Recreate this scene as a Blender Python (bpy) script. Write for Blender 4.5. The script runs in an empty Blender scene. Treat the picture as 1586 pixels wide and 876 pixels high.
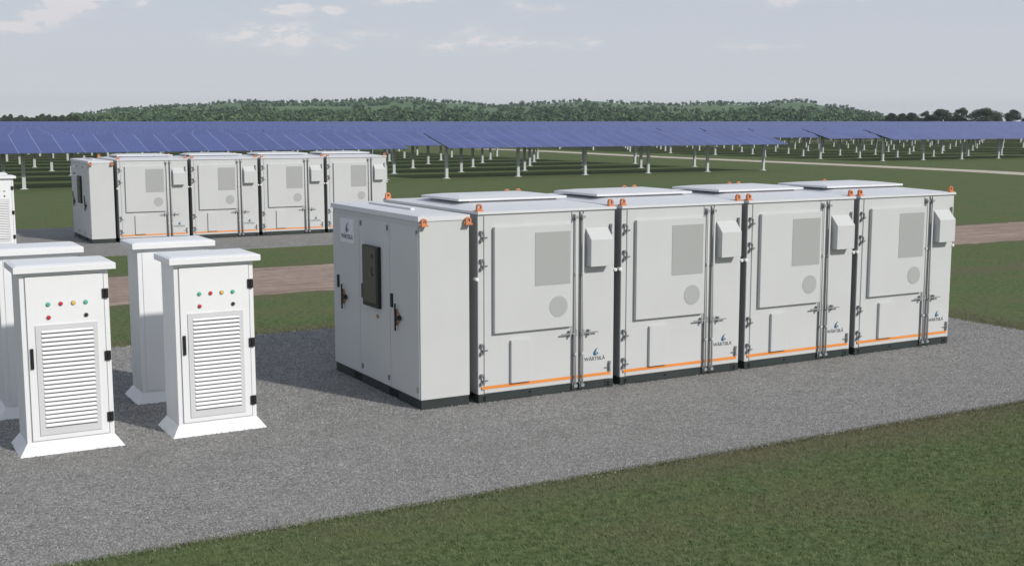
import bpy, math, random
import numpy as np
from mathutils import Vector, Matrix, noise
R = math.radians
random.seed(7)
rng = np.random.default_rng(7)
scene = bpy.context.scene
col = scene.collection

# ------------------------------------------------------------------ materials
def mat(name):
    m = bpy.data.materials.new(name); m.use_nodes = True
    nt = m.node_tree; b = nt.nodes['Principled BSDF']
    return m, nt, b
def N(nt, t, **kw):
    n = nt.nodes.new(t)
    for k, v in kw.items():
        if k in n.inputs: n.inputs[k].default_value = v
        else: setattr(n, k, v)
    return n
def L(nt, a, b): nt.links.new(a, b)
def ramp(nt, fac, stops, interp='LINEAR'):
    r = nt.nodes.new('ShaderNodeValToRGB'); r.color_ramp.interpolation = interp
    e = r.color_ramp.elements
    e[0].position, e[0].color = stops[0][0], (*stops[0][1], 1)
    e[1].position, e[1].color = stops[1][0], (*stops[1][1], 1)
    for p, c in stops[2:]:
        x = e.new(p); x.color = (*c, 1)
    L(nt, fac, r.inputs[0]); return r
def mixc(nt, fac, a, b, mode='MIX'):
    m = nt.nodes.new('ShaderNodeMix'); m.data_type = 'RGBA'; m.blend_type = mode
    for v, i in ((fac, 0), (a, 6), (b, 7)):
        if isinstance(v, (int, float)): m.inputs[i].default_value = v
        elif isinstance(v, tuple): m.inputs[i].default_value = (*v, 1)
        else: L(nt, v, m.inputs[i])
    return m.outputs[2]
def math_(nt, op, a, b=0.0, clamp=False):
    m = nt.nodes.new('ShaderNodeMath'); m.operation = op; m.use_clamp = clamp
    for v, i in ((a, 0), (b, 1)):
        if isinstance(v, (int, float)): m.inputs[i].default_value = v
        else: L(nt, v, m.inputs[i])
    return m.outputs[0]
def pos(nt): return N(nt, 'ShaderNodeNewGeometry').outputs['Position']
def objc(nt): return N(nt, 'ShaderNodeTexCoord').outputs['Object']
def noise_(nt, v, scale, detail=4, rough=.55):
    n = N(nt, 'ShaderNodeTexNoise', Scale=scale, Detail=detail, Roughness=rough)
    L(nt, v, n.inputs['Vector']); return n.outputs['Fac']
def bump(nt, b, h, strength, dist):
    n = N(nt, 'ShaderNodeBump', Strength=strength, Distance=dist)
    L(nt, h, n.inputs['Height']); L(nt, n.outputs[0], b.inputs['Normal'])

def paint(name, c, rough=.4, var=.04, spec=.5, dirt=0.0, metallic=0.0):
    m, nt, b = mat(name)
    v = objc(nt)
    n1 = noise_(nt, v, 1.3, 5)
    n2 = noise_(nt, v, 22, 3)
    lo = tuple(x * (1 - var) for x in c); hi = tuple(min(1, x * (1 + var * .6)) for x in c)
    cc = ramp(nt, n1, [(.35, lo), (.65, hi)]).outputs[0]
    if dirt:
        mp = N(nt, 'ShaderNodeMapping'); mp.inputs['Scale'].default_value = (14, 14, .8)
        L(nt, v, mp.inputs[0])
        st = noise_(nt, mp.outputs[0], 1.6, 5, .6)
        f = ramp(nt, st, [(.56, (0, 0, 0)), (.8, (dirt,) * 3)]).outputs[0]
        cc = mixc(nt, f, cc, tuple(x * .72 for x in c))
    L(nt, cc, b.inputs['Base Color'])
    rr = ramp(nt, n2, [(.3, (rough - .05,) * 3), (.7, (rough + .08,) * 3)]).outputs[0]
    L(nt, rr, b.inputs['Roughness'])
    b.inputs['Specular IOR Level'].default_value = spec
    b.inputs['Metallic'].default_value = metallic
    bump(nt, b, noise_(nt, v, 2.2, 2), .06, .02)
    return m

M = {}
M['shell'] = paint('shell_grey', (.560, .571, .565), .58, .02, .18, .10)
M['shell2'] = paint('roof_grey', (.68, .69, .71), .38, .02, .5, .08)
M['cab'] = paint('cabinet_white', (.80, .807, .81), .38, .02, .5, .08)
M['trim'] = paint('cabinet_trim', (.62, .63, .63), .45, .03)
M['slat'] = paint('slat_white', (.84, .845, .85), .4, .02)
M['base'] = paint('base_frame', (.032, .041, .040), .55, .2, .4)
M['black'] = paint('black_plastic', (.012, .012, .013), .45, .1)
M['void'] = paint('dark_void', (.003, .003, .004), .8, .1)
M['steel'] = paint('galvanised', (.36, .37, .38), .42, .12, .5, 0, .35)
M['hinge'] = paint('hinge_steel', (.24, .245, .25), .45, .15, .5, 0, .4)
M['orange'] = paint('orange_paint', (.78, .27, .055), .4, .06)
M['lug'] = paint('lug_orange', (.60, .22, .09), .45, .15)
M['bronze'] = paint('bronze', (.42, .24, .15), .4, .2, .5, 0, .3)
M['screen'] = paint('screen_olive', (.07, .071, .058), .35, .08, .5)
M['gasket'] = paint('joint_shade_dark', (.10, .102, .105), .6, .1)  # tone for dark door joints and the painted rod shade
M['flank_shade'] = paint('flank_shade_grey', (.27, .275, .28), .6, .05)  # darker than the shell: shade of the narrow gaps put into colour
M['seam'] = paint('seam_grey', (.30, .305, .31), .6, .05)
M['sign'] = paint('sign_white', (.72, .74, .78), .4, .03)
M['logo'] = paint('logo_blue', (.02, .11, .2), .4, .05)
M['ink'] = paint('ink_grey', (.1, .11, .12), .5, .05)
M['lamp_green'] = paint('lens_green', (.06, .5, .33), .2, .05)
M['lamp_red'] = paint('lens_red', (.62, .02, .025), .2, .05)
M['lamp_yellow'] = paint('lens_yellow', (.8, .5, .05), .2, .05)
M['post'] = paint('post_galvanised', (.54, .56, .55), .55, .06, .3)
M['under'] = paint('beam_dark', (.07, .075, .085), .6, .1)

# perforated grille: medium grey with a fine hole grid
m, nt, b = mat('perforated_grille'); v = objc(nt)
w = N(nt, 'ShaderNodeTexVoronoi', Scale=70.0, Randomness=0.0); L(nt, v, w.inputs['Vector'])
f = ramp(nt, w.outputs['Distance'], [(.30, (.21, .215, .21)), (.42, (.42, .43, .42))]).outputs[0]
L(nt, f, b.inputs['Base Color']); b.inputs['Roughness'].default_value = .5
M['grille'] = m

# gravel
def gravel_mat():
    m, nt, b = mat('crushed_gravel'); p = pos(nt)
    v1 = N(nt, 'ShaderNodeTexVoronoi', Scale=30.0); L(nt, p, v1.inputs['Vector'])
    v2 = N(nt, 'ShaderNodeTexVoronoi', Scale=62.0); L(nt, p, v2.inputs['Vector'])
    s1 = N(nt, 'ShaderNodeSeparateColor'); L(nt, v1.outputs['Color'], s1.inputs[0])
    s2 = N(nt, 'ShaderNodeSeparateColor'); L(nt, v2.outputs['Color'], s2.inputs[0])
    a = math_(nt, 'ADD', math_(nt, 'MULTIPLY', s1.outputs[0], .55), math_(nt, 'MULTIPLY', s2.outputs[0], .45))
    c = ramp(nt, a, [(.1, (.115, .113, .108)), (.5, (.25, .247, .236)), (.93, (.50, .495, .48)), (.75, (.31, .306, .295))]).outputs[0]
    big = noise_(nt, p, .35, 5)
    c = mixc(nt, ramp(nt, big, [(.35, (0, 0, 0)), (.7, (.5,) * 3)]).outputs[0], c, (.235, .225, .205))
    big2 = noise_(nt, p, 1.7, 4)
    c = mixc(nt, 1.0, c, ramp(nt, big2, [(.3, (.88, .88, .88)), (.7, (1.08, 1.08, 1.08))]).outputs[0], 'MULTIPLY')
    L(nt, c, b.inputs['Base Color']); b.inputs['Roughness'].default_value = .9
    b.inputs['Specular IOR Level'].default_value = .25
    bump(nt, b, math_(nt, 'SUBTRACT', 1.0, v1.outputs['Distance']), .8, .012)
    return m
M['gravel'] = gravel_mat()
def road_mat(name, c0, c1):
    m, nt, b = mat(name); p = pos(nt)
    n1 = noise_(nt, p, 3.0, 8, .7); n2 = noise_(nt, p, .5, 4)
    mp = N(nt, 'ShaderNodeMapping'); mp.inputs['Scale'].default_value = (.25, 2.6, 1); L(nt, p, mp.inputs[0])
    n3 = noise_(nt, mp.outputs[0], 1.0, 5, .6)
    a = math_(nt, 'ADD', math_(nt, 'MULTIPLY', n1, .5), math_(nt, 'MULTIPLY', n3, .5))
    c = ramp(nt, a, [(.36, c0), (.64, c1)]).outputs[0]
    c = mixc(nt, ramp(nt, n2, [(.4, (0, 0, 0)), (.75, (.35,) * 3)]).outputs[0], c, tuple(x * .8 for x in c0))
    L(nt, c, b.inputs['Base Color']); b.inputs['Roughness'].default_value = .95
    b.inputs['Specular IOR Level'].default_value = .15
    bump(nt, b, n1, .5, .03)
    return m
M['dirt'] = road_mat('dirt_track', (.23, .17, .135), (.42, .335, .275))
M['track'] = road_mat('pale_track', (.44, .40, .32), (.62, .57, .47))

def band(nt, coord, centre, half, soft):
    d = math_(nt, 'ABSOLUTE', math_(nt, 'SUBTRACT', coord, centre))
    return math_(nt, 'SUBTRACT', 1.0, math_(nt, 'DIVIDE', math_(nt, 'SUBTRACT', d, half), soft, True), True)
def grass_color(nt, p, blade=False):
    n_fine = noise_(nt, p, 24.0, 6, .75)
    n_mid = noise_(nt, p, 3.2, 5, .6)
    n_tuft = noise_(nt, p, 8.5, 4, .65)
    n_big = noise_(nt, p, .55, 5, .6)
    n_pat = noise_(nt, p, 1.1, 4, .6)
    n_clov = noise_(nt, p, .9, 4, .6)
    c = ramp(nt, n_fine, [(.30, (.040, .062, .022)), (.5, (.102, .140, .060)), (.70, (.190, .225, .118))]).outputs[0]
    c2 = ramp(nt, n_tuft, [(.34, (.044, .074, .026)), (.5, (.106, .150, .058)), (.66, (.180, .222, .100))]).outputs[0]
    c = mixc(nt, .62, c, c2)
    c = mixc(nt, ramp(nt, n_big, [(.46, (0, 0, 0)), (.66, (.6,) * 3)]).outputs[0], c, (.150, .140, .078))
    c = mixc(nt, ramp(nt, n_pat, [(.54, (0, 0, 0)), (.70, (.55,) * 3)]).outputs[0], c, (.118, .165, .055))
    c = mixc(nt, ramp(nt, n_clov, [(.63, (0, 0, 0)), (.74, (.45,) * 3)]).outputs[0], c, (.055, .108, .062))
    # worn strip of thin brownish grass beside the gravel pads
    s = N(nt, 'ShaderNodeSeparateXYZ'); L(nt, p, s.inputs[0])
    wob = math_(nt, 'MULTIPLY', math_(nt, 'SUBTRACT', n_mid, .5), 1.6)
    y = math_(nt, 'ADD', s.outputs[1], wob); x = math_(nt, 'ADD', s.outputs[0], wob)
    near = math_(nt, 'MULTIPLY', band(nt, y, 11.9, .15, .75), math_(nt, 'ADD', .12, math_(nt, 'MULTIPLY', math_(nt, 'SUBTRACT', s.outputs[0], 3.5), .16, True)))
    g = math_(nt, 'MAXIMUM', near, band(nt, y, 23.75, .3, .6))
    g = math_(nt, 'MAXIMUM', g, math_(nt, 'MULTIPLY', band(nt, x, 21.7, .4, .9), band(nt, s.outputs[1], 17.8, 5.5, 1.0)))
    g = math_(nt, 'MAXIMUM', g, math_(nt, 'MULTIPLY', band(nt, y, 31.9, 2.9, .9), .8))
    g = math_(nt, 'MAXIMUM', g, math_(nt, 'MULTIPLY', band(nt, math_(nt, 'ADD', s.outputs[0], math_(nt, 'MULTIPLY', wob, 3)), 88.0, 2.5, 4.0), .55))
    c = mixc(nt, 1.0, c, (.95, .95, .93), 'MULTIPLY')
    c = mixc(nt, math_(nt, 'MULTIPLY', g, .58), c, (.140, .124, .082))
    return c, n_fine, n_mid
m, nt, b = mat('short_grass'); p = pos(nt)
c, nf, nm = grass_color(nt, p)
L(nt, c, b.inputs['Base Color']); b.inputs['Roughness'].default_value = .95
b.inputs['Specular IOR Level'].default_value = .1
bump(nt, b, nf, .6, .03)
M['grass'] = m
m, nt, b = mat('grass_blades'); p = pos(nt)
mp = N(nt, 'ShaderNodeMapping'); mp.inputs['Scale'].default_value = (1, 1, 0); L(nt, p, mp.inputs[0])
c, nf, nm = grass_color(nt, mp.outputs[0])
hs = N(nt, 'ShaderNodeHueSaturation', Value=1.18, Saturation=1.0); L(nt, c, hs.inputs['Color'])
at = N(nt, 'ShaderNodeAttribute', attribute_name='tint')
c = mixc(nt, math_(nt, 'MULTIPLY', at.outputs['Fac'], .55), hs.outputs[0], (.20, .20, .10))
L(nt, c, b.inputs['Base Color']); b.inputs['Roughness'].default_value = .7
b.inputs['Specular IOR Level'].default_value = .2
M['blade'] = m

# solar glass: cells, module frames
m, nt, b = mat('solar_glass'); v = objc(nt)
s = N(nt, 'ShaderNodeSeparateXYZ'); L(nt, v, s.inputs[0])
def gridline(coord, period, width, off=0.0):
    f = math_(nt, 'FRACT', math_(nt, 'DIVIDE', math_(nt, 'ADD', coord, off + 1000 * period), period))
    d = math_(nt, 'ABSOLUTE', math_(nt, 'SUBTRACT', f, .5))
    return math_(nt, 'GREATER_THAN', d, .5 - width / period / 2)
cell = math_(nt, 'MAXIMUM', gridline(s.outputs[0], .165, .018), gridline(s.outputs[1], .23, .02))
frame = math_(nt, 'MAXIMUM', gridline(s.outputs[0], 1.322, .04), math_(nt, 'MULTIPLY', gridline(s.outputs[1], 2.30, .04, 1.15), .35))
mod = N(nt, 'ShaderNodeTexWhiteNoise', noise_dimensions='3D')
sn = N(nt, 'ShaderNodeVectorMath', operation='SNAP'); L(nt, v, sn.inputs[0]); sn.inputs[1].default_value = (1.322, 2.30, 50)
L(nt, sn.outputs[0], mod.inputs['Vector'])
cb = mixc(nt, mod.outputs['Value'], (.022, .044, .21), (.044, .070, .275))
cb = mixc(nt, math_(nt, 'MULTIPLY', cell, .7), cb, (.14, .17, .32))
cb = mixc(nt, frame, cb, (.27, .30, .44))
L(nt, cb, b.inputs['Base Color']); b.inputs['Roughness'].default_value = .28
b.inputs['Specular IOR Level'].default_value = .45
M['solar'] = m

# foliage
def leaf_mat(name, dark, light, scale=.6):
    m, nt, b = mat(name); p = pos(nt)
    at = N(nt, 'ShaderNodeAttribute', attribute_name='tint')
    n = noise_(nt, p, scale, 4)
    f = math_(nt, 'ADD', math_(nt, 'MULTIPLY', n, .5), math_(nt, 'MULTIPLY', at.outputs['Fac'], .5))
    c = ramp(nt, f, [(.3, dark), (.7, light)]).outputs[0]
    L(nt, c, b.inputs['Base Color']); b.inputs['Roughness'].default_value = .8
    b.inputs['Specular IOR Level'].default_value = .15
    return m
M['leaf'] = leaf_mat('tree_leaves', (.056, .080, .046), (.125, .158, .088))
M['forest'] = leaf_mat('forest_leaves', (.050, .095, .044), (.115, .175, .080), .02)
M['bark'] = paint('bark', (.10, .08, .06), .9, .3, .1)
m, nt, b = mat('hill_meadow'); p = pos(nt)
c = ramp(nt, noise_(nt, p, .006, 6, .6), [(.35, (.095, .155, .072)), (.65, (.145, .210, .105))]).outputs[0]
L(nt, c, b.inputs['Base Color']); b.inputs['Roughness'].default_value = 1.0
b.inputs['Specular IOR Level'].default_value = .05
M['hill'] = m

# ------------------------------------------------------------------ mesh builder
class MB:
    def __init__(s): s.v = []; s.f = []
    def add(s, vs, fs):
        o = len(s.v); s.v += [tuple(q) for q in vs]; s.f += [tuple(i + o for i in f) for f in fs]; return s
    def box(s, x0, y0, z0, x1, y1, z1):
        x0, x1 = sorted((x0, x1)); y0, y1 = sorted((y0, y1)); z0, z1 = sorted((z0, z1))
        return s.add([(x0, y0, z0), (x1, y0, z0), (x1, y1, z0), (x0, y1, z0), (x0, y0, z1), (x1, y0, z1), (x1, y1, z1), (x0, y1, z1)],
              [(0, 3, 2, 1), (4, 5, 6, 7), (0, 1, 5, 4), (1, 2, 6, 5), (2, 3, 7, 6), (3, 0, 4, 7)])
    def frustum(s, a, b):     # a,b = (x0,y0,x1,y1,z)
        r = []
        for x0, y0, x1, y1, z in (a, b): r += [(x0, y0, z), (x1, y0, z), (x1, y1, z), (x0, y1, z)]
        return s.add(r, [(0, 3, 2, 1), (4, 5, 6, 7), (0, 1, 5, 4), (1, 2, 6, 5), (2, 3, 7, 6), (3, 0, 4, 7)])
    def tube(s, p0, p1, r0, n=10, r1=None):
        p0, p1 = Vector(p0), Vector(p1); r1 = r0 if r1 is None else r1
        d = (p1 - p0).normalized(); a = d.orthogonal().normalized(); b_ = d.cross(a)
        vs = []
        for p, r in ((p0, r0), (p1, r1)):
            for i in range(n):
                t = 2 * math.pi * i / n; vs.append(p + a * math.cos(t) * r + b_ * math.sin(t) * r)
        fs = [(i, (i + 1) % n, n + (i + 1) % n, n + i) for i in range(n)]
        fs += [tuple(reversed(range(n))), tuple(range(n, 2 * n))]
        return s.add(vs, fs)
    def prism(s, poly, axis, a, b):   # poly in the other two axes (order xyz minus axis), extruded a..b
        def mk(u, v, w):
            return {'x': (w, u, v), 'y': (u, w, v), 'z': (u, v, w)}[axis]
        n = len(poly)
        vs = [mk(u, v, a) for u, v in poly] + [mk(u, v, b) for u, v in poly]
        fs = [(i, (i + 1) % n, n + (i + 1) % n, n + i) for i in range(n)] + [tuple(reversed(range(n))), tuple(range(n, 2 * n))]
        return s.add(vs, fs)
    def build(s, name, m, parent=None, bevel=0, smooth=False, recalc=True):
        me = bpy.data.meshes.new(name); me.from_pydata(s.v, [], s.f)
        if recalc:
            import bmesh
            bm = bmesh.new(); bm.from_mesh(me); bmesh.ops.recalc_face_normals(bm, faces=bm.faces); bm.to_mesh(me); bm.free()
        me.materials.append(m)
        if smooth: me.shade_smooth()
        o = bpy.data.objects.new(name, me); col.objects.link(o); o.parent = parent
        if bevel:
            bv = o.modifiers.new('edge', 'BEVEL'); bv.width = bevel; bv.segments = 2; bv.limit_method = 'ANGLE'; bv.harden_normals = False
        return o
def tag(o, label=None, cat=None, group=None, kind=None):
    for k, v in (('label', label), ('category', cat), ('group', group), ('kind', kind)):
        if v: o[k] = v
    return o
def empty(name, loc=(0, 0, 0), rz=0):
    o = bpy.data.objects.new(name, None); col.objects.link(o)
    o.location = loc; o.rotation_euler = (0, 0, rz); o.empty_display_size = .3
    return o
kids = {}
def copy_tree(o, parent=None):
    c = o.copy(); col.objects.link(c); c.parent = parent
    for ch in list(o.children): copy_tree(ch, c)
    return c
def text_mesh(name, s, size, m, parent, loc, rot, bold=.0):
    cu = bpy.data.curves.new(name, 'FONT'); cu.body = s; cu.size = size; cu.align_x = 'CENTER'; cu.extrude = .0015; cu.offset = bold
    t = bpy.data.objects.new('tmp', cu); col.objects.link(t)
    dg = bpy.context.evaluated_depsgraph_get()
    me = bpy.data.meshes.new_from_object(t.evaluated_get(dg)); me.name = name
    bpy.data.objects.remove(t)
    me.materials.clear(); me.materials.append(m)
    o = bpy.data.objects.new(name, me); col.objects.link(o); o.parent = parent
    o.location = loc; o.rotation_euler = rot
    return o

# ------------------------------------------------------------------ battery container
S, W = 2.6264, 2.4884
X0, Y0, D, H = 8.5122, 16.0676, 3.5, 2.9
def emblem(parent, cx, cz, h, m2, plane='y', off=-.028):
    # curved sail-like emblem: a dark crescent and a thin tail under it
    a = [(-.30, -.5), (.12, -.5), (.34, -.36), (.10, -.34), (.02, -.10), (.12, .18), (.42, .5), (.05, .34), (-.22, .08), (-.36, -.22)]
    b2 = [(.22, -.28), (.52, -.34), (.40, -.18), (.24, -.12), (.20, .02), (.12, -.10)]
    mb = MB()
    for poly in (a, b2):
        if plane == 'y': mb.prism([(cx + u * h, cz + v * h) for u, v in poly], 'y', off - .002, off)
        else: mb.prism([(cx - u * h, cz + v * h) for u, v in poly], 'x', off - .002, off)
    return mb.build('emblem', m2, parent)
def lug(parent, x, y, z, ax='x'):
    mb = MB()
    mb.box(x - .055, y - .05, z, x + .055, y + .05, z + .022)
    n = 12; ro, ri = .045, .022; zc = z + .072
    prof = [(ro, z + .022), *[(ro * math.cos(t), zc + ro * math.sin(t)) for t in np.linspace(0, math.pi, n)], (-ro, z + .022)]
    inn = [(ri, z + .05), *[(ri * math.cos(t), zc + ri * math.sin(t)) for t in np.linspace(0, math.pi, n)], (-ri, z + .05)]
    k = len(prof); vs = []
    for yy in (y - .022, y + .022):
        vs += [(x + u, yy, w) for u, w in prof] + [(x + u, yy, w) for u, w in inn]
    fs = []
    for i in range(k):
        j = (i + 1) % k
        fs += [(i, j, k + j, k + i), (2 * k + i, 3 * k + i, 3 * k + j, 2 * k + j), (i, 2 * k + i, 2 * k + j, j), (k + i, k + j, 3 * k + j, 3 * k + i)]
    mb.add(vs, fs)
    return mb.build('lifting_lug', M['lug'], parent)
def hinge(parent, x, z, side):
    mb = MB()
    mb.box(x - .028, -.045, z - .085, x + .012, -.002, z - .045)
    mb.box(x - .028, -.045, z + .035, x + .012, -.002, z + .085)
    mb.tube((x + .018 * side, -.05, z - .05), (x + .018 * side, -.05, z + .06), .016, 8)
    mb.box(x, -.034, z - .028, x + .10 * side, -.024, z - .012)
    return mb.build('hinge', M['hinge'], parent)
def make_container():
    root = empty('battery_container')
    mb = MB(); mb.box(0, 0, .135, W, D, H)
    # vertical ribs on the rear wall
    for i in range(1, 12): mb.box(i * W / 12 - .03, D, .2, i * W / 12 + .03, D + .025, H - .08)
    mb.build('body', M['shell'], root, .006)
    mb = MB(); mb.box(-.012, -.035, H + .002, W + .012, D + .02, H + .042)
    mb.frustum((-.012, -.035, W + .012, D + .02, H + .0425), (.35, .95, W - .35, D - .95, H + .10))
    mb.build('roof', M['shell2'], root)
    mb = MB(); mb.box(.46, 1.16, H + .07, 2.10, 2.34, H + .128)
    mb.box(.22, 1.06, H + .13, 2.24, 2.44, H + .165)
    mb.frustum((.22, 1.06, 2.24, 2.44, H + .1655), (.42, 1.42, 1.88, 2.08, H + .205))
    mb.build('roof_hatch', M['shell2'], root)
    # base frame with corner castings
    mb = MB(); mb.box(.16, .004, .012, W - .16, D - .004, .132)
    bf = mb.build('base_frame', M['base'], root)
    for x in (0, W - .158):
        for y in (-.006, D - .157):
            c = MB(); c.box(x, y, 0, x + .158, y + .163, .133)
            cc = c.build('corner_casting', M['base'], bf, .006)
    for x in (.10, W - .10):
        c = MB(); c.box(x - .026, -.0095, .03, x + .026, -.0065, .105); c.build('casting_hole', M['void'], bf)
    for x in (.92,):
        c = MB(); c.tube((x, 0, .085), (x, .0035, .085), .02, 10); c.tube((x, -.003, .085), (x, .004, .085), .02, 10); c.build('drain_plug', M['void'], bf)
    for x in (.05, W - .05):
        for y in (.05, D - .05): lug(root, x, y, H + .04)
    # left door leaf
    mb = MB(); mb.box(.100, -.018, .148, 1.655, 0.0015, H - .022)
    dl = mb.build('door', M['shell'], root, .004)
    tag(dl, label='wide left door leaf with raised cover, grey grille and round vent')
    mb = MB(); mb.box(.245, -.085, 1.075, 1.650, -.0185, 2.705)
    mb.build('cover_panel', M['shell'], dl, .008)
    mb = MB(); mb.box(.955, -.089, 1.765, 1.600, -.0865, 2.595)
    mb.build('air_grille', M['grille'], dl)
    mb = MB(); mb.tube((1.385, -.0865, 1.415), (1.385, -.090, 1.415), .165, 40)
    mb.build('round_vent', M['grille'], dl)
    mb = MB(); mb.prism([(-.0185, .262), (-.0185, .945), (-.070, .935), (-.070, .272)], 'x', .545, .905)
    mb.build('access_panel', M['shell'], dl, .004)
    for z in (2.57, 2.14, .84, .37): hinge(dl, .055, z, 1)
    # dark strips painting in shade: down both flanks and beside the rods
    mb = MB(); mb.box(-.006, .012, .14, -.0012, .9, H - .004); mb.build('flank_shade_strip', M['flank_shade'], root)  # added sheet, darkened like the gap between neighbouring units
    mb = MB(); mb.box(W + .0012, .012, .14, W + .006, .9, H - .004); mb.build('flank_shade_strip', M['flank_shade'], root)
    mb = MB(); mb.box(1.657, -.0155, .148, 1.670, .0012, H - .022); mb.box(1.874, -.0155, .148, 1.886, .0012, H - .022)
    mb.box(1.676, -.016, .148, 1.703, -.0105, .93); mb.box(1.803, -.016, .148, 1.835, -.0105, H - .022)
    mb.build('joint_shade_strip', M['gasket'], root)  # door joints, plus the rods' shade lines painted as dark strips
    # centre strip between the leaves
    mb = MB(); mb.box(1.672, -.010, .148, 1.872, .0015, H - .022)
    mb.build('door_frame', M['shell'], root)
    # right door leaf
    mb = MB(); mb.box(1.888, -.018, .148, W - .055, 0.0015, H - .022)
    dr = mb.build('door', M['shell'], root, .004)
    tag(dr, label='narrow right door leaf with a weather hood and logo')
    # hood: slopes out at the top
    mb = MB(); mb.prism([(-.0185, 2.62), (-.0185, 2.015), (-.185, 2.015), (-.185, 2.44)], 'x', 1.925, 2.345)
    mb.build('vent_hood', M['shell'], dr, .004)
    for z in (2.58, .355): hinge(dr, W - .085, z, -1)
    emblem(dr, 2.13, .615, .125, M['logo'], off=-.0185)
    text_mesh('lettering', 'WÄRTSILÄ', .083, M['ink'], dr, (2.115, -.0205, .475), (R(90), 0, 0), .0008)
    # locking rods
    for x, sgn in ((1.728, -1), (1.860, 1)):
        mb = MB(); mb.tube((x, -.052, .085), (x, -.052, 2.85), .017, 10)
        rod = mb.build('locking_rod', M['shell'], root, 0, True)
        for z in (.10, 2.80):
            k = MB(); k.box(x - .03, -.072, z - .022, x + .03, -.011, z + .022); k.box(x - .04, -.03, z - .05, x - .012, -.011, z + .05)
            k.build('keeper', M['seam'], rod)
        for z in (.62, 1.9):
            k = MB(); k.box(x - .022, -.072, z - .015, x + .022, -.011, z + .015); k.build('bracket', M['shell'], rod)
        k = MB(); z = .955 if sgn < 0 else .95
        k.box(x + sgn * .02, -.080, z - .011, x + sgn * .28, -.066, z + .009)
        k.box(x + sgn * .10, -.084, z - .05, x + sgn * .128, -.0185, z + .045)
        k.box(x - .018, -.075, z - .04, x + .018, -.07, z + .06)
        k.build('handle', M['seam'], rod)
    mb = MB(); 
    mb.box(.052, -.0212, .212, 1.655, -.0182, .260); mb.box(1.672, -.0135, .212, 1.872, -.0105, .260); mb.box(1.888, -.0212, .212, W - .06, -.0182, .260)
    mb.build('stripe', M['orange'], root)
    for x in (-.02, W + .02):
        mb = MB(); mb.tube((x, -.02, 1.92), (x, .06, 1.92), .028, 10); mb.tube((x, -.03, 1.92), (x, -.0205, 1.92), .014, 8)
        mb.build('side_fitting', M['slat'], root)
    return root

# ------------------------------------------------------------------ end enclosure
EX0, EX1, EY0, EY1, EH = 7.555, 8.376, 16.09, 19.57, 2.83
def make_end():
    root = empty('end_enclosure'); w = EX1 - EX0; d = EY1 - EY0
    mb = MB(); mb.box(0, 0, .15, w, d, EH); mb.build('body', M['shell'], root, .006)
    mb = MB(); mb.box(-.028, -.014, EH + .002, w + .01, d + .02, EH + .075)
    mb.frustum((-.028, -.014, w + .01, d + .02, EH + .0755), (.1, .15, w - .1, d - .15, EH + .095))
    mb.box(w * .42, d * .30, EH + .096, w * .50, d * .78, EH + .125)
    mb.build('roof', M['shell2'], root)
    mb = MB(); mb.box(.01, .01, 0, w - .01, d - .01, .148); bf = mb.build('base_frame', M['base'], root)
    for y in (1.02, 2.47):
        k = MB(); k.box(.004, y - .16, .022, .008, y + .16, .128); k.build('fork_pocket', M['void'], bf)
    seams = [0.02, 1.07, 2.29, d - .02]
    for i in range(3):
        mb = MB(); mb.box(-.014, seams[i] + .006, .165, -.0015, seams[i + 1] - .006, EH - .075)
        dr = mb.build('door', M['shell'], root, .003)
        y0, y1 = seams[i], seams[i + 1]
        hy = {0: (.06,), 1: (1.13, 2.20), 2: ()}[i]
        for y in hy:
            for z in (.30, EH - .17):
                k = MB(); k.box(-.034, y - .018, z - .04, -.0145, y + .018, z + .04); k.build('hinge', M['hinge'], dr)
        if i != 1:
            hy_, wy, wz = (.98, .74, 1.30) if i == 0 else (3.22, 2.94, 1.35)
            k = MB(); k.box(-.040, hy_ - .03, wz + .14, -.0145, hy_ + .03, wz + .35); k.build('handle', M['black'], dr)
            k = MB(); k.box(-.070, wy + .03, wz - .20, -.050, wy + .055, wz + .22)
            k.box(-.064, wy - .15, wz - .015, -.045, wy + .03, wz + .02)
            k.tube((-.0145, wy - .06, wz + .01), (-.075, wy - .06, wz + .01), .035, 10)
            k.build('wrench_handle', M['black'], dr)
            k = MB(); k.prism([(wy + .10, wz - .12), (wy + .045, wz - .12), (wy - .09, wz), (wy + .045, wz + .13), (wy + .10, wz + .13)], 'x', -.044, -.0145)
            k.build('handle_plate', M['bronze'], dr)
        if i == 1:
            k = MB(); k.box(-.020, 1.50, 1.19, -.0145, 1.62, 1.23); k.tube((-.0145, 1.56, 1.21), (-.024, 1.56, 1.21), .035, 12); k.build('badge', M['bronze'], dr)
    # display
    mb = MB(); mb.box(-.075, 1.40, 1.35, -.0145, 2.03, 2.33); ds = mb.build('display', M['black'], root, .01)
    k = MB(); k.box(-.079, 1.47, 1.42, -.0755, 2.015, 2.31); k.build('screen', M['screen'], ds)
    k = MB(); k.box(-.084, 1.62, 1.86, -.0795, 1.66, 1.99); k.box(-.084, 1.55, 1.86, -.0795, 1.62, 1.895); k.box(-.083, 1.58, 2.14, -.0795, 1.66, 2.20); k.build('key', M['black'], ds)
    k = MB(); k.box(-.060, 2.035, 1.45, -.0145, 2.12, 1.68); k.build('control_box', M['base'], ds)
    # sign
    mb = MB(); mb.box(-.019, 2.50, 2.285, -.0145, 3.10, 2.69); sg = mb.build('sign', M['sign'], root)
    emblem(sg, 2.80, 2.545, .17, M['ink'], 'x', -.0193)
    text_mesh('lettering', 'WÄRTSILÄ', .105, M['ink'], sg, (-.0205, 2.80, 2.35), (R(90), 0, R(-90)), .0008)
    for y in (.055, d - .055):
        for x in (.045, w - .045):
            if y < 1: lug(root, x, y - .115, EH - .07)
    return root

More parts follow.
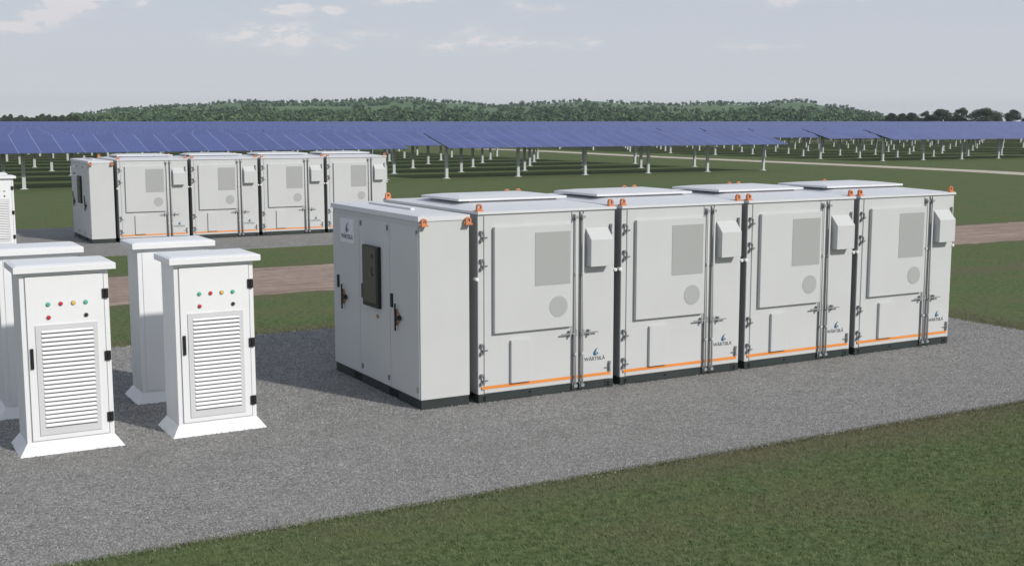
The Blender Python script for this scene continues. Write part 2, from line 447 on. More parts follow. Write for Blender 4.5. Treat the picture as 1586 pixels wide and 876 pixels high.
rows = (((0, 0), 'near row beside the white cabinets'), ((.55, 28.35), 'far row below the solar panels'))
proto_c = make_container(); proto_e = make_end()
ordn = {0: 'next to the narrow end enclosure', 1: 'second from the end enclosure', 2: 'third from the end enclosure', 3: 'farthest from the end enclosure'}
for r, ((dx, dy), rn) in enumerate(rows):
    for i in range(4):
        o = proto_c if (r == 0 and i == 0) else copy_tree(proto_c)
        o.location = (X0 + dx + i * S, Y0 + dy, 0.004)
        rowname = ('large near row', 'small distant row')[r]
        tag(o, f'light grey battery container {ordn[i]} in the {rowname}', 'battery container', 'battery containers standing in two rows')
    e = proto_e if r == 0 else copy_tree(proto_e)
    e.location = (EX0 + dx, EY0 + dy, 0.004)
    tag(e, ('narrow grey end enclosure with logo sign and dark display, heading the large near row',
            'narrow grey end enclosure with a dark display, heading the small distant row')[r], 'enclosure', 'end enclosures of the container rows')

# ------------------------------------------------------------------ white service cabinets
def make_cabinet():
    root = empty('service_cabinet'); w, d = 1.10, .68
    mb = MB(); mb.box(0, 0, .145, w, d, 2.375); mb.build('body', M['cab'], root, .006)
    mb = MB(); mb.frustum((-.11, -.11, w + .11, d + .11, .0), (-.004, -.004, w + .004, d + .004, .15)); mb.build('plinth', M['cab'], root, .003)
    mb = MB(); mb.box(-.075, -.10, 2.376, w + .085, d + .09, 2.455)
    mb.frustum((-.075, -.10, w + .085, d + .09, 2.4555), (-.02, -.03, w + .03, d + .03, 2.475)); mb.build('roof', M['cab'], root, .004)
    # recessed gap line drawn by a slim dark gasket round the raised door
    mb = MB()
    for a in ((.058, -.003, .168, .066, 0.0012, 2.325), (1.034, -.003, .168, 1.042, 0.0012, 2.325), (.066, -.003, .168, 1.034, 0.0012, 2.325)): mb.box(*a)
    mb.build('gasket', M['seam'], root)
    mb = MB(); mb.box(.070, -.016, .176, 1.030, -.0035, 2.317); dr = mb.build('door', M['cab'], root, .003)
    # louvre frame
    mb = MB()
    x0, x1, z0, z1 = .165, .935, .245, 1.69; i0, i1, j0, j1 = .235, .880, .335, 1.625
    mb.box(x0, -.030, z0, i0, -.0165, z1); mb.box(i1, -.030, z0, x1, -.0165, z1)
    mb.box(i0, -.030, z0, i1, -.0165, j0); mb.box(i0, -.030, j1, i1, -.0165, z1)
    mb.build('louvre_frame', M['trim'], dr)
    mb = MB(); mb.box(i0, -.0185, j0, i1, -.0165, j1); mb.build('louvre_backing', M['hinge'], dr)
    mb = MB(); n = 23; ph = (j1 - j0) / n
    for k in range(n):
        z = j0 + k * ph
        mb.prism([(-.0190, z + .99 * ph), (-.0190, z + .90 * ph), (-.044, z + .38 * ph), (-.044, z + .52 * ph)], 'x', i0 + .002, i1 - .002)
    mb.build('louvre', M['slat'], dr, recalc=True)
    for z in (1.985, 1.155, .33):
        mb = MB(); mb.box(1.010, -.034, z + .005, 1.090, -.0025, z + .13); mb.tube((1.050, -.036, z + .01), (1.050, -.036, z + .125), .014, 8); mb.build('hinge', M['black'], dr)
    mb = MB(); mb.box(.090, -.040, 1.13, .128, -.0165, 1.395); mb.box(.098, -.05, 1.2, .12, -.041, 1.38); mb.build('handle', M['black'], dr)
    for x, z, k in ((.335, 1.955, 'lamp_green'), (.49, 1.955, 'lamp_red'), (.645, 1.955, 'lamp_yellow'), (.80, 1.955, 'lamp_green'), (.335, 1.785, 'lamp_red'), (.80, 1.785, 'black')):
        mb = MB(); mb.tube((x, -.0165, z), (x, -.024, z), .030, 16); ring = mb.build('indicator_lamp' if k != 'black' else 'switch', M['steel'], dr)
        mb = MB(); mb.tube((x, -.0245, z), (x, -.042, z), .024, 16, .017); mb.build('lens' if k != 'black' else 'knob', M[k], ring)
    mb = MB(); mb.box(.07, d + .0015, .18, w - .07, d + .013, 2.31); mb.build('rear_panel', M['cab'], root, .003)
    return root
cab0 = make_cabinet()
def put_cab(dx, dy, back, label, first=False):
    o = cab0 if first else copy_tree(cab0)
    x, y = 2.065 + dx, 16.375 + dy
    if back: o.location = (x + 1.10, y + .68, .004); o.rotation_euler = (0, 0, math.pi)
    else: o.location = (x, y, .004)
    tag(o, label, 'electrical cabinet', 'white service cabinets on the gravel')
put_cab(0, 0, False, 'white louvred cabinet with coloured lamps, leftmost of the two large ones facing the viewer', True)
put_cab(1.955, 0, False, 'white louvred cabinet with coloured lamps, nearest the row of large grey containers')
put_cab(.02, 2.28, True, 'white cabinet cut by the left picture edge, behind the leftmost louvred one')
put_cab(1.98, 2.28, True, 'white cabinet with plain panel, behind the louvred one nearest the containers')
put_cab(1.955 + .45, 27.8, False, 'small distant white cabinet at the left picture edge beyond the dirt track')
put_cab(1.98 + .45, 30.1, True, 'small distant white cabinet mostly hidden behind another at the left picture edge')

# ------------------------------------------------------------------ ground and roads
def rise(x, y):
    d = math.hypot(x, y); t = min(1, max(0, (d - 190) / 420)); t = t * t * (3 - 2 * t)
    return .86 * t
def sheet(name, xs, ys, zf, m):
    nx, ny = len(xs), len(ys)
    v = [(x, y, zf(x, y)) for y in ys for x in xs]
    f = [(j * nx + i, j * nx + i + 1, (j + 1) * nx + i + 1, (j + 1) * nx + i) for j in range(ny - 1) for i in range(nx - 1)]
    mb = MB(); mb.v = v; mb.f = f
    return mb.build(name, m, None, 0, True, False)
ax = sorted(set([-9000, -5000, -2500, -1200] + list(range(-700, 1501, 50)) + [2200, 3500, 6000, 9000]))
g = sheet('ground', ax, [-3000, -1000, -300] + list(range(-100, 1501, 50)) + [2200, 3500, 6000, 9000], lambda x, y: rise(x, y), M['grass'])
tag(g, kind='structure')
def ragged(name, x0, x1, y0, y1, z, m, amp=.035, step=.10, far=.0):
    # a flat sheet whose four edges wander a little
    pts = []
    def run(a, b, n):
        for i in range(n):
            t = i / n; x = a[0] + (b[0] - a[0]) * t; y = a[1] + (b[1] - a[1]) * t
            o1 = noise.noise((x * 2.3, y * 2.3, 3)) * amp * 1.5 + noise.noise((x * 9, y * 9, 8)) * amp + random.uniform(-amp, amp) * .5
            if abs(b[0] - a[0]) > abs(b[1] - a[1]): y += o1
            else: x += o1
            pts.append((x, y))
    s = step
    run((x0, y0), (x1, y0), int((x1 - x0) / s)); run((x1, y0), (x1, y1), int((y1 - y0) / s))
    run((x1, y1), (x0, y1), int((x1 - x0) / s)); run((x0, y1), (x0, y0), int((y1 - y0) / s))
    mb = MB(); n = len(pts)
    zt = z
    mb.v = [(x, y, zt) for x, y in pts] + [(x, y, -.05) for x, y in pts]
    mb.f = [tuple(range(n))] + [(n + i, n + (i + 1) % n, (i + 1) % n, i) for i in range(n)]
    o = mb.build(name, m, None, 0, False, False); tag(o, kind='structure'); return o
ragged('gravel_pad', -14, 21.38, 12.06, 23.62, .004, M['gravel'])
ragged('gravel_pad', -14, 26.0, 40.0, 52.0, .004, M['gravel'], .05, .25)
ragged('dirt_road', -60, 240, 29.15, 34.5, .004, M['dirt'], .10, .3)
def ribbon(name, pts, w, z, m):
    # smooth path ribbon
    P = [Vector((x, y)) for x, y in pts]; out = []
    for i in range(len(P) - 1):
        p0 = P[max(i - 1, 0)]; p1 = P[i]; p2 = P[i + 1]; p3 = P[min(i + 2, len(P) - 1)]
        for k in range(14):
            t = k / 14
            out.append(.5 * ((2 * p1) + (-p0 + p2) * t + (2 * p0 - 5 * p1 + 4 * p2 - p3) * t * t + (-p0 + 3 * p1 - 3 * p2 + p3) * t ** 3))
    out.append(P[-1]); mb = MB()
    for i, p in enumerate(out):
        d = (out[min(i + 1, len(out) - 1)] - out[max(i - 1, 0)]).normalized(); n_ = Vector((-d.y, d.x))
        for s_ in (-1, 1):
            q = p + n_ * s_ * (w / 2 + noise.noise((p.x * .7, p.y * .7, s_)) * .2)
            mb.v.append((q.x, q.y, rise(q.x, q.y) + z))
    mb.f = [(2 * i, 2 * i + 2, 2 * i + 3, 2 * i + 1) for i in range(len(out) - 1)]
    o = mb.build(name, m, None, 0, False, True); tag(o, kind='structure')
    for pl in o.data.polygons: pass
    return o
ribbon('road', [(72, 34.3), (80, 48), (86.6, 67.4), (88.2, 84), (88.6, 99), (88.9, 121), (90.5, 140), (91.5, 154), (90.5, 168), (87, 181), (80, 189), (66, 193), (40, 194), (0, 194), (-60, 194)], 3.6, .006, M['track'])

# loose stones along the gravel edges
def pebbles():
    n0 = 150000
    u, w = rng.random(n0), rng.random(n0)
    y = 12.05 + 11.5 * u ** 1.7; x = -.5 + 21.9 * w
    keep = (x > y * .045 - .3) & (x < y * 1.42 + 1.5) & (x < 21.4)
    x, y = x[keep], y[keep]
    ex = rng.random(4200) * 21.4; ey = 12.06 + rng.normal(.03, .055, 4200)
    fx = 21.38 + rng.normal(0, .06, 1200); fy = 12.2 + rng.random(1200) * 11.4
    gx = 3 + rng.random(1400) * 18.4; gy = 23.62 + rng.normal(0, .06, 1400)
    x = np.concatenate([x, ex, fx, gx]); y = np.concatenate([y, ey, fy, gy]); n = len(x)
    s_ = rng.uniform(.006, .0125, n) * (1 + .25 * (y > 16)); a = rng.random(n) * 6.283
    h = s_ * rng.uniform(.9, 1.7, n)
    asp = rng.uniform(.6, 1.1, n)
    P = np.zeros((n, 5, 3))
    for k in range(4):
        t = a + k * math.pi / 2; r_ = s_ * (1.0 if k % 2 == 0 else asp) if True else s_
        r_ = np.where(k % 2 == 0, s_, s_ * asp) * rng.uniform(.8, 1.25, n)
        P[:, k, 0] = x + np.cos(t) * r_; P[:, k, 1] = y + np.sin(t) * r_; P[:, k, 2] = .003
    P[:, 4, 0] = x + rng.normal(0, .25, n) * s_; P[:, 4, 1] = y + rng.normal(0, .25, n) * s_; P[:, 4, 2] = .004 + h
    tri = np.array([[0, 1, 4], [1, 2, 4], [2, 3, 4], [3, 0, 4]])
    idx = (tri[None] + 5 * np.arange(n)[:, None, None]).reshape(-1)
    me = bpy.data.meshes.new('loose_gravel'); me.vertices.add(5 * n); me.vertices.foreach_set('co', P.reshape(-1))
    me.loops.add(12 * n); me.loops.foreach_set('vertex_index', idx.astype(np.int32))
    me.polygons.add(4 * n); me.polygons.foreach_set('loop_start', np.arange(0, 12 * n, 3, dtype=np.int32)); me.polygons.foreach_set('loop_total', np.full(4 * n, 3, dtype=np.int32))
    me.update(); at = me.attributes.new('tint', 'FLOAT', 'POINT'); at.data.foreach_set('value', np.repeat(rng.random(n), 5).astype(np.float32))
    me.materials.append(M['pebble'])
    o = bpy.data.objects.new('loose_gravel', me); col.objects.link(o)
    tag(o, 'loose pale grey stones strewn over and along the edge of the gravel pad', 'gravel', None, 'stuff')
m, nt, b = mat('pebble'); at = N(nt, 'ShaderNodeAttribute', attribute_name='tint')
L(nt, ramp(nt, at.outputs['Fac'], [(0, (.16, .159, .153)), (.5, (.26, .258, .25)), (1, (.40, .396, .386))]).outputs[0], b.inputs['Base Color']); b.inputs['Roughness'].default_value = .9
b.inputs['Specular IOR Level'].default_value = .2
M['pebble'] = m
pebbles()

# grass blades on the near lawn and along the pads
def blades():
    n = 190000
    a = rng.random(n); b_ = rng.random(n)
    # near lawn, denser close to the camera
    y = 4.5 + 7.55 * a; x = -1 + 21 * b_
    keep = (x < y * 1.75 + 1.0) & (x > y * .05 - .5) & (x * .493 + y * .87 > 7.0)
    x, y = x[keep], y[keep]
    ex = rng.random(16000) * 21.5; ey = 12.04 - np.abs(rng.normal(0, .09, 16000)) + .05
    fx = 21.36 + np.abs(rng.normal(0, .5, 14000)) - .03; fy = 12 + rng.random(14000) * 12.5
    gx = 3 + rng.random(26000) * 19; gy = 23.6 + np.abs(rng.normal(0, .8, 26000)) - .03
    x = np.concatenate([x, ex, fx, gx]); y = np.concatenate([y, ey, fy, gy]); n = len(x)
    h = rng.uniform(.012, .042, n); w = rng.uniform(.0025, .006, n); t = rng.random(n) * 6.283
    lean = rng.uniform(.2, 1.3, n) * h; ta = rng.random(n) * 6.283
    v = np.zeros((n, 3, 3))
    v[:, 0] = np.stack([x - np.cos(t) * w, y - np.sin(t) * w, np.zeros(n)], 1)
    v[:, 1] = np.stack([x + np.cos(t) * w, y + np.sin(t) * w, np.zeros(n)], 1)
    v[:, 2] = np.stack([x + np.cos(ta) * lean, y + np.sin(ta) * lean, h], 1)
    me = bpy.data.meshes.new('grass')
    me.vertices.add(3 * n); me.vertices.foreach_set('co', v.reshape(-1))
    me.loops.add(3 * n); me.loops.foreach_set('vertex_index', np.arange(3 * n, dtype=np.int32))
    me.polygons.add(n); me.polygons.foreach_set('loop_start', np.arange(0, 3 * n, 3, dtype=np.int32)); me.polygons.foreach_set('loop_total', np.full(n, 3, dtype=np.int32))
    me.update(); me.validate()
    at = me.attributes.new('tint', 'FLOAT', 'POINT'); at.data.foreach_set('value', np.repeat(rng.random(n) ** 2.2, 3).astype(np.float32))
    me.materials.append(M['blade'])
    o = bpy.data.objects.new('grass', me); col.objects.link(o)
    tag(o, 'short mown green grass blades on the lawn around the gravel pad', 'grass', None, 'stuff')
blades()

# ------------------------------------------------------------------ solar field
TL, TC = 33.05, 4.6           # table length, width along the slope
TILT = R(13.8); PZ = 2.865    # height of the slope centre above ground
cs, sn_ = math.cos(TILT), math.sin(TILT)
def table_mesh(with_posts, posts_n=6):
    mb = MB(); hw = TC / 2
    return mb
def make_table():
    root = empty('solar_table')
    mb = MB(); mb.box(0, -TC / 2, 0, TL, TC / 2, .04); p = mb.build('solar_panels', M['solar'], root)
    p.location = (0, 0, PZ); p.rotation_euler = (TILT, 0, 0)
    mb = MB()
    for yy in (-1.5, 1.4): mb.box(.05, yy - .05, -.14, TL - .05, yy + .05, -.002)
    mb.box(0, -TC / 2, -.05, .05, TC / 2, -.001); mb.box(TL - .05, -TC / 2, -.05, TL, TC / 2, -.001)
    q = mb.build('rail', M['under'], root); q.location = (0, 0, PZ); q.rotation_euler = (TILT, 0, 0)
    mb = MB(); mb.box(-.11, -.09, 0, .11, .09, PZ - .18); mb.frustum((-.25, -.22, .25, .22, 0), (-.13, -.11, .13, .11, .06))
    post = mb.build('post', M['post'], root)
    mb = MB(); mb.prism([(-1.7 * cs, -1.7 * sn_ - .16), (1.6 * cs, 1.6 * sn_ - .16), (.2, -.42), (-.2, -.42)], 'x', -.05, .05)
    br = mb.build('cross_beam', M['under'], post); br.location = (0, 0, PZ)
    post.location = (.85, 0, 0)
    for i in range(1, 6):
        c = copy_tree(post, root); c.location = (.85 + i * 6.27, 0, 0)
    return root
proto = make_table()
# the same table as a single mesh for far ones
def merged_table():
    mb = MB()
    def add_rot(b2):
        mb.add([(x, y * cs - z * sn_, y * sn_ + z * cs + PZ) for x, y, z in b2.v], b2.f)
    t = MB(); t.box(0, -TC / 2, 0, TL, TC / 2, .04); add_rot(t); n0 = len(mb.f)
    t = MB(); t.box(.05, -1.5, -.14, TL - .05, -1.4, -.002); add_rot(t); n1 = len(mb.f)
    for i in range(6):
        x = .85 + i * 6.27; mb.box(x - .11, -.09, 0, x + .11, .09, PZ - .1)
    return mb, n0, n1
def mats_for(me, n0, n1, rep=1):
    for k in ('under', 'post'): me.materials.append(M[k])
    per = len(me.polygons) // rep
    for i, pl in enumerate(me.polygons):
        j = i % per; pl.material_index = 0 if j < n0 else (1 if j < n1 else 2)
mb, n0, n1 = merged_table()
simple = mb.build('solar_table', M['solar'], None, recalc=False); mats_for(simple.data, n0, n1)
spots = []      # (y, x, block)
for r in range(10):
    y = 82.8 + 9.8 * r
    for i in (-4, -3, -2, -1, 0): spots.append((y, 40.35 + 36.4 * i, 'A', r, i))
for r in range(10):
    y = 95.9 + 9.6 * r
    for j in range(0, 6): spots.append((y, 100.2 + 36.4 * j, 'B', r, j))
Y = 205.
r = 0
while Y < 600:
    x = 40.35 - 36.4 * 6
    while x < Y * 1.42 + 60:
        if x + TL > Y * .10 - 45: spots.append((Y, x, 'C', r, 0))
        x += 36.4
    Y += 9.8; r += 1
spots = [s for s in spots if s[1] + TL > s[0] * .117 - 14 and s[1] < s[0] * 1.32 + 30]
spots.sort(key=lambda s: math.hypot(s[0], s[1]))
far = []
G = 'solar panel tables in long rows'
nth = ['front', 'second', 'third', 'fourth', 'fifth', 'sixth', 'seventh', 'eighth', 'ninth', 'tenth']
cnt = 0
used_p = used_s = False
for k, (y, x, blk, r, i) in enumerate(spots):
    if cnt >= 296: far.append((y, x)); continue
    cnt += 1
    near = (blk in 'AB' and r < 5)
    if near:
        o = proto if not used_p else copy_tree(proto); used_p = True
    else:
        o = simple if not used_s else simple.copy()
        if used_s: col.objects.link(o)
        used_s = True
    o.location = (x, y, rise(x + 16, y))
    if blk == 'A' and r < 3 and i in (-1, 0):
        lab = f'blue solar table in the {nth[r]} row, ' + ('left part, above the distant containers' if i == -1 else 'middle part, ending just before the pale track')
    elif blk == 'B' and r < 2 and i == 0:
        lab = f'blue solar table beyond the pale track, {nth[r]} row, left-hand corner table'
    elif blk == 'B':
        lab = 'blue solar table on pale posts among the rows right of the pale track'
    elif blk == 'A':
        lab = 'blue solar table on pale posts among the rows left of the pale track'
    else:
        lab = 'distant blue solar table packed behind the nearer rows, under the hills'
    tag(o, lab, 'solar panels', G + {'A': ' left of the track', 'B': ' right of the track', 'C': ' in the distance'}[blk])
tm = MB()
for y, x in far:
    z = rise(x + 16, y); tm.add([(a + x, b2 + y, c_ + z) for a, b2, c_ in mb.v], mb.f)
fo = tm.build('solar_tables', M['solar'], None, recalc=False); mats_for(fo.data, n0, n1, len(far))
tag(fo, 'farthest blue solar tables merging into one band below the hills', 'solar panels', None, 'stuff')

# ------------------------------------------------------------------ hills, forest and trees
F, CXp, HZ, CAMH, YAW = 1874.3, 793., 188.2, 4.2921, .5156
def bearing(px):  # azimuth from +Y toward +X of an image column at the horizon
    return YAW + math.atan((px - CXp) / (F / math.cos(.1325)))
def col_z(px, ypx, dist):    # height seen at (px, ypx) from distance dist
    return CAMH + (HZ - ypx) / F * math.cos(.1325) * dist * math.cos(bearing(px) - YAW)
prof = [(-500, 184), (-100, 183), (60, 183), (120, 180), (190, 171), (300, 166), (370, 160), (440, 161), (520, 159), (640, 155), (700, 161), (770, 166), (830, 163), (920, 158), (980, 163),
        (1050, 164), (1110, 162), (1165, 164), (1235, 159), (1300, 168), (1350, 178), (1400, 187), (1440, 189.5), (1500, 190), (1700, 190), (2100, 186)]
def ridge(px):
    for (a, ya), (b2, yb) in zip(prof, prof[1:]):
        if a <= px <= b2:
            t = (px - a) / (b2 - a); t = t * t * (3 - 2 * t); return ya + (yb - ya) * t
    return 186
RB, RR = 1150., 2500.
def hill_z(px, r):
    zr = col_z(px, ridge(px), RR) + 1
    t = min(1, max(0, (r - RB) / (RR - RB)))
    u = t ** .85
    if r > RR: u = 1 - ((r - RR) / 900) ** 1.5
    return .5 + (zr - .5) * u + 5 * math.sin(math.pi * t) * noise.noise((px * .012, r * .003, 1)) * min(1, (zr / 20))
pxs = list(range(-500, 2101, 10)); rs = [RB, 1250, 1350, 1450, 1600, 1750, 1900, 2050, 2200, 2350, 2500, 2650, 2850, 3100]
mbh = MB()
for r_ in rs:
    for px in pxs:
        a = bearing(px); mbh.v.append((math.sin(a) * r_, math.cos(a) * r_, hill_z(px, r_)))
nx = len(pxs)
mbh.f = [(j * nx + i, j * nx + i + 1, (j + 1) * nx + i + 1, (j + 1) * nx + i) for j in range(len(rs) - 1) for i in range(nx - 1)]
tag(mbh.build('hill', M['hill'], None, 0, True, False), kind='structure')

def np_mesh(name, v, f_sz, m, tint):
    n = len(v) // f_sz
    me = bpy.data.meshes.new(name)
    me.vertices.add(len(v)); me.vertices.foreach_set('co', np.asarray(v, dtype=np.float32).reshape(-1))
    me.loops.add(len(v)); me.loops.foreach_set('vertex_index', np.arange(len(v), dtype=np.int32))
    me.polygons.add(n); me.polygons.foreach_set('loop_start', np.arange(0, len(v), f_sz, dtype=np.int32)); me.polygons.foreach_set('loop_total', np.full(n, f_sz, dtype=np.int32))
    me.update()
    at = me.attributes.new('tint', 'FLOAT', 'POINT'); at.data.foreach_set('value', np.repeat(tint, f_sz).astype(np.float32))
    me.materials.append(m); return me
def clump(n, cx, cy, cz, rx, rz, size):
    d = rng.normal(size=(n, 3)); d /= np.linalg.norm(d, axis=1)[:, None]
    r_ = rng.random(n) ** .45
    c_ = d * r_[:, None] * np.array([rx, rx, rz]) + np.array([cx, cy, cz])
    u = rng.normal(size=(n, 3)); u /= np.linalg.norm(u, axis=1)[:, None]
    w = rng.normal(size=(n, 3)); w -= (w * u).sum(1)[:, None] * u; w /= np.linalg.norm(w, axis=1)[:, None]
    s_ = (size * rng.uniform(.6, 1.3, n))[:, None]
    return np.stack([c_ - u * s_, c_ + w * s_ * .7, c_ + u * s_, c_ - w * s_ * .7], 1).reshape(-1, 3)
fv = []; ft = []
def forest_tree(px, r_, h, wd, nl=34):
    a = bearing(px); x, y = math.sin(a) * r_, math.cos(a) * r_; z = hill_z(px, r_) if r_ >= RB else rise(x, y)
    fv.append(clump(nl, x, y, z + h * .52, wd * .5, h * .5, wd * .24)); ft.append(np.clip(random.gauss(.5, .22) + rng.normal(0, .1, nl), 0, 1))
cntf = 0
while cntf < 3300:
    px = random.uniform(112, 1420); r_ = RB + (RR - RB) * random.random() ** 1.25
    t = (r_ - RB) / (RR - RB)
    a = bearing(px)
    dn = noise.noise((px * .006, r_ * .006, 5)) + .6 * noise.noise((px * .03, r_ * .02, 9))
    if t > .22 and dn < (.10 if t < .45 else .26 if t < .88 else -.05): continue
    if ridge(px) > 181 and t > .3: continue
    h = random.uniform(4, 7) * (1.15 - .35 * t); forest_tree(px, r_, h, h * random.uniform(.9, 1.35)); cntf += 1
px = 112.
while px < 1360:      # broken line of trees along the crest
    if noise.noise((px * .02, 4, 4)) > -.25:
        h = random.uniform(5, 8.5); forest_tree(px, RR + random.uniform(-25, 25), h, h * random.uniform(.7, 1.1), 40)
    px += random.uniform(2.5, 10.0)
for _ in range(420):    # low belt at the foot of the hill
    px = random.uniform(150, 1440); h = random.uniform(3.2, 5.5); forest_tree(px, random.uniform(1050, RB + 60), h, h * 1.6, 40)
me = np_mesh('forest', np.concatenate(fv), 4, M['forest'], np.concatenate(ft))
fo = bpy.data.objects.new('forest', me); col.objects.link(fo)
tag(fo, 'dense green woodland covering the distant hills', 'forest', None, 'stuff')

def make_tree(kind):
    root = empty('tree')
    H_, Wd = 10.0, (11.0, 8.0, 7.0)[kind]
    mb = MB(); th = (1.6, 1.9, 2.2)[kind]
    mb.tube((0, 0, -.3), (.1, .05, th), .32, 8, .22)
    cl = []
    nb = (40, 26, 17)[kind]
    for i in range(nb):
        a = i * 2.4 + random.uniform(-.3, .3); zf = random.uniform(.16, .84)
        lim = math.sqrt(max(.04, 1 - ((zf - .40) / .47) ** 2)); rr = Wd * .40 * lim * random.uniform(.85 if kind == 0 else .6, 1.0); z = zf * H_
        e = (math.cos(a) * rr, math.sin(a) * rr, z); mb.tube((.1, .05, min(z, th * random.uniform(.7, 1))), e, .13, 6, .03)
        cl.append((e, random.uniform(.15, .23) * Wd))
    for i in range(6): cl.append(((random.uniform(-1.2, 1.2), random.uniform(-1.2, 1.2), H_ * random.uniform(.35, .88)), Wd * .19))
    mb.tube((.1, .05, th), (0, 0, H_ * .8), .2, 7, .05)
    mb.build('trunk', M['bark'], root)
    vs = []; ts = []
    for (x, y, z), s_ in cl:
        n = 330; vs.append(clump(n, x, y, z, s_, s_ * .75, .19)); ts.append(np.clip(random.uniform(.2, .8) + rng.normal(0, .12, n), 0, 1))
    me = np_mesh('crown', np.concatenate(vs), 4, M['leaf'], np.concatenate(ts))
    o = bpy.data.objects.new('crown', me); col.objects.link(o); o.parent = root
    return root
protos = [make_tree(k) for k in range(3)]; first = [True] * 3
def put_tree(px, dist, ytop, kind, wpx, label, group):
    o = protos[kind] if first[kind] else copy_tree(protos[kind]); first[kind] = False
    a = bearing(px); x, y = math.sin(a) * dist, math.cos(a) * dist
    z0 = rise(x, y); h = col_z(px, ytop, dist) - z0
    wm = wpx / F * dist; sx = wm / (11.0, 8.0, 7.0)[kind]
    o.location = (x, y, z0); o.scale = (sx, sx, h / 9.6); o.rotation_euler = (0, 0, random.random() * 6.28)
    tag(o, label, 'tree', group)
GR = 'trees on the skyline at the right'
put_tree(1527, 760, 167.0, 0, 46, 'broad dark round tree on the skyline, widest of the right-hand trees', GR)
put_tree(1568, 770, 170.5, 1, 27, 'dark round tree on the skyline at the right picture edge', GR)
put_tree(1488, 765, 167.0, 2, 27, 'slim loose-crowned tree left of the widest skyline tree', GR)
put_tree(1459, 760, 169.5, 1, 34, 'bushy skyline tree, second to the left of the widest one', GR)
put_tree(1432, 765, 172.0, 2, 20, 'small skyline tree at the left of the separate right-hand trees', GR)
for px, yt, w in ((1412, 175, 22), (1396, 176, 20), (1381, 175.5, 20), (1444, 178, 20), (1476, 180, 20), (1590, 181, 18)):
    put_tree(px, 780, yt, 1, w, 'low dark skyline tree in the dense fringe right of the hill', 'low trees right of the hill')
for px, yt, w, k in ((-8, 180, 14, 1), (8, 178, 14, 2), (16, 177, 12, 1), (33, 178.5, 14, 1), (42, 180, 10, 2), (57, 179.5, 11, 1), (66, 176.5, 14, 1), (75, 177.0, 13, 2), (86, 179.5, 14, 1), (98, 178.5, 16, 1), (108, 177, 14, 1), (118, 178, 14, 1), (24, 182, 12, 1), (50, 182, 12, 1)):
    put_tree(px, 800, yt, k, w, 'small dark tree in the low tree line left of the hill', 'low trees left of the hill')

# ------------------------------------------------------------------ the air
hz = MB(); hz.box(-3600, -400, -1, 4200, 4200, 75)
m = bpy.data.materials.new('air'); m.use_nodes = True; ntv = m.node_tree
ntv.nodes.remove(ntv.nodes['Principled BSDF'])
pv = ntv.nodes.new('ShaderNodeVolumePrincipled'); pv.inputs['Color'].default_value = (.80, .88, .98, 1); pv.inputs['Density'].default_value = .00010
pv.inputs['Anisotropy'].default_value = .2
ntv.links.new(pv.outputs[0], ntv.nodes['Material Output'].inputs['Volume'])
ho = hz.build('haze', m); tag(ho, 'thin pale haze lying over the whole plain', 'haze', None, 'stuff')

# ------------------------------------------------------------------ sky, sun, camera
SUN_EL, SUN_AZ = R(33.5), math.atan2(.4, -.917)
world = bpy.data.worlds.new('World'); scene.world = world; world.use_nodes = True
nt = world.node_tree; bg = nt.nodes['Background']
sky = nt.nodes.new('ShaderNodeTexSky'); sky.sky_type = 'NISHITA'; sky.sun_disc = False
sky.sun_elevation = SUN_EL; sky.sun_rotation = SUN_AZ; sky.air_density = 1.0; sky.dust_density = 1.5; sky.ozone_density = 1.0
tc = N(nt, 'ShaderNodeTexCoord').outputs['Generated']
sp = N(nt, 'ShaderNodeSeparateXYZ'); L(nt, tc, sp.inputs[0])
# thin high overcast: a haze layer over the clear sky
lay = ramp(nt, sp.outputs[2], [(0.0, (8.2, 8.45, 8.6)), (.04, (6.75, 7.1, 7.75)), (.10, (5.9, 6.4, 7.3)), (.22, (4.6, 5.1, 6.2)), (.5, (3.4, 3.9, 4.9)), (1.0, (2.7, 3.2, 4.2))]).outputs[0]
base = mixc(nt, .88, sky.outputs[0], lay)
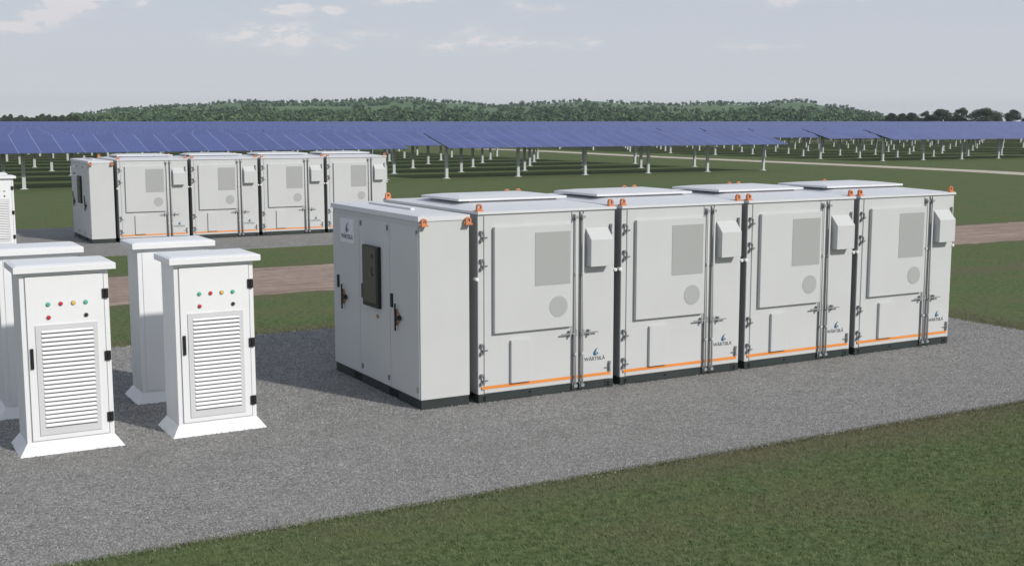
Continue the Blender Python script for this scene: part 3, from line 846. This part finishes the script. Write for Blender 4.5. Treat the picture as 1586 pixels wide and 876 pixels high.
# clouds: soft banks at fixed bearings and heights, broken up by noise
az = math_(nt, 'ARCTAN2', sp.outputs[0], sp.outputs[1]); el = sp.outputs[2]
cv = N(nt, 'ShaderNodeCombineXYZ'); L(nt, math_(nt, 'MULTIPLY', az, 1.0), cv.inputs[0]); L(nt, math_(nt, 'MULTIPLY', el, 2.4), cv.inputs[1])
n1 = noise_(nt, cv.outputs[0], 34, 10, .66); n2 = noise_(nt, cv.outputs[0], 5, 4, .5)
tot = None
for px, py, w, h, k in ((72, 54, 32, 8, 1.), (108, 40, 36, 11, 1.1), (145, 22, 40, 14, 1.25), (172, 8, 30, 10, 1.15), (240, 18, 26, 6, .7), (472, 19, 30, 7, 1.25), (520, 22, 18, 6, 1.2), (440, 26, 30, 6, .8), (445, 62, 75, 15, .9), (520, 66, 40, 12, .7), (745, 64, 55, 12, .95), (690, 72, 40, 9, .6), (625, 6, 45, 6, .8), (820, 18, 45, 9, .6),
        (915, 66, 28, 9, .7), (1140, 78, 60, 8, .5), (1200, 12, 40, 8, .6), (30, 2, 45, 6, .7), (560, 62, 60, 10, .5), (1330, 4, 180, 8, .5), (840, 70, 60, 8, .6),
        (2300, 60, 130, 30, 1.), (-700, 50, 130, 26, 1.), (2900, -60, 180, 40, 1.), (-1300, -40, 180, 40, 1.), (4100, 40, 150, 30, 1.)):
    b_ = YAW + (px - 793) / 1890.; e_ = (188.2 - py) / 1890.
    u = math_(nt, 'DIVIDE', math_(nt, 'SUBTRACT', az, b_), w / 1890. * 1.25); v_ = math_(nt, 'DIVIDE', math_(nt, 'SUBTRACT', el, e_), h / 1890. * 1.25)
    g_ = math_(nt, 'MULTIPLY', math_(nt, 'POWER', 2.718, math_(nt, 'MULTIPLY', math_(nt, 'ADD', math_(nt, 'MULTIPLY', u, u), math_(nt, 'MULTIPLY', v_, v_)), -1.0)), k)
    tot = g_ if tot is None else math_(nt, 'MAXIMUM', tot, g_)
cm = math_(nt, 'ADD', math_(nt, 'MULTIPLY', tot, .34), math_(nt, 'MULTIPLY', n1, 1.5))
cl = math_(nt, 'MULTIPLY', ramp(nt, cm, [(.74, (0, 0, 0)), (.94, (.30,) * 3), (1.26, (.9, .9, .9))]).outputs[0], math_(nt, 'MULTIPLY', tot, 1.6, True))
base = mixc(nt, math_(nt, 'MULTIPLY', cl, .72), base, (9.0, 8.4, 8.25))
veil = ramp(nt, n2, [(.35, (0, 0, 0)), (.7, (.55,) * 3)]).outputs[0]
base = mixc(nt, math_(nt, 'MULTIPLY', veil, ramp(nt, el, [(.02, (0, 0, 0)), (.06, (1, 1, 1))]).outputs[0]), base, (6.35, 6.5, 7.15))
L(nt, base, bg.inputs[0]); bg.inputs[1].default_value = .095

sl = bpy.data.lights.new('Sun', 'SUN'); sl.energy = 3.2; sl.angle = R(2.2); sl.color = (1, .965, .91)
so = bpy.data.objects.new('Sun', sl); col.objects.link(so)
ce = math.cos(SUN_EL)
dvec = Vector((-math.sin(SUN_AZ) * ce, -math.cos(SUN_AZ) * ce, -math.sin(SUN_EL)))
so.rotation_euler = dvec.to_track_quat('-Z', 'Y').to_euler()

cam = bpy.data.cameras.new('Camera'); co = bpy.data.objects.new('Camera', cam); col.objects.link(co)
cam.sensor_width = 36; cam.lens = F / 1586 * 36; cam.clip_end = 20000; cam.clip_start = .1
co.location = (0, 0, CAMH); co.rotation_euler = (math.pi / 2 - .1325, 0, -YAW)
scene.camera = co
scene.view_settings.view_transform = 'Standard'; scene.view_settings.look = 'None'
scene.view_settings.exposure = 0; scene.view_settings.gamma = 1
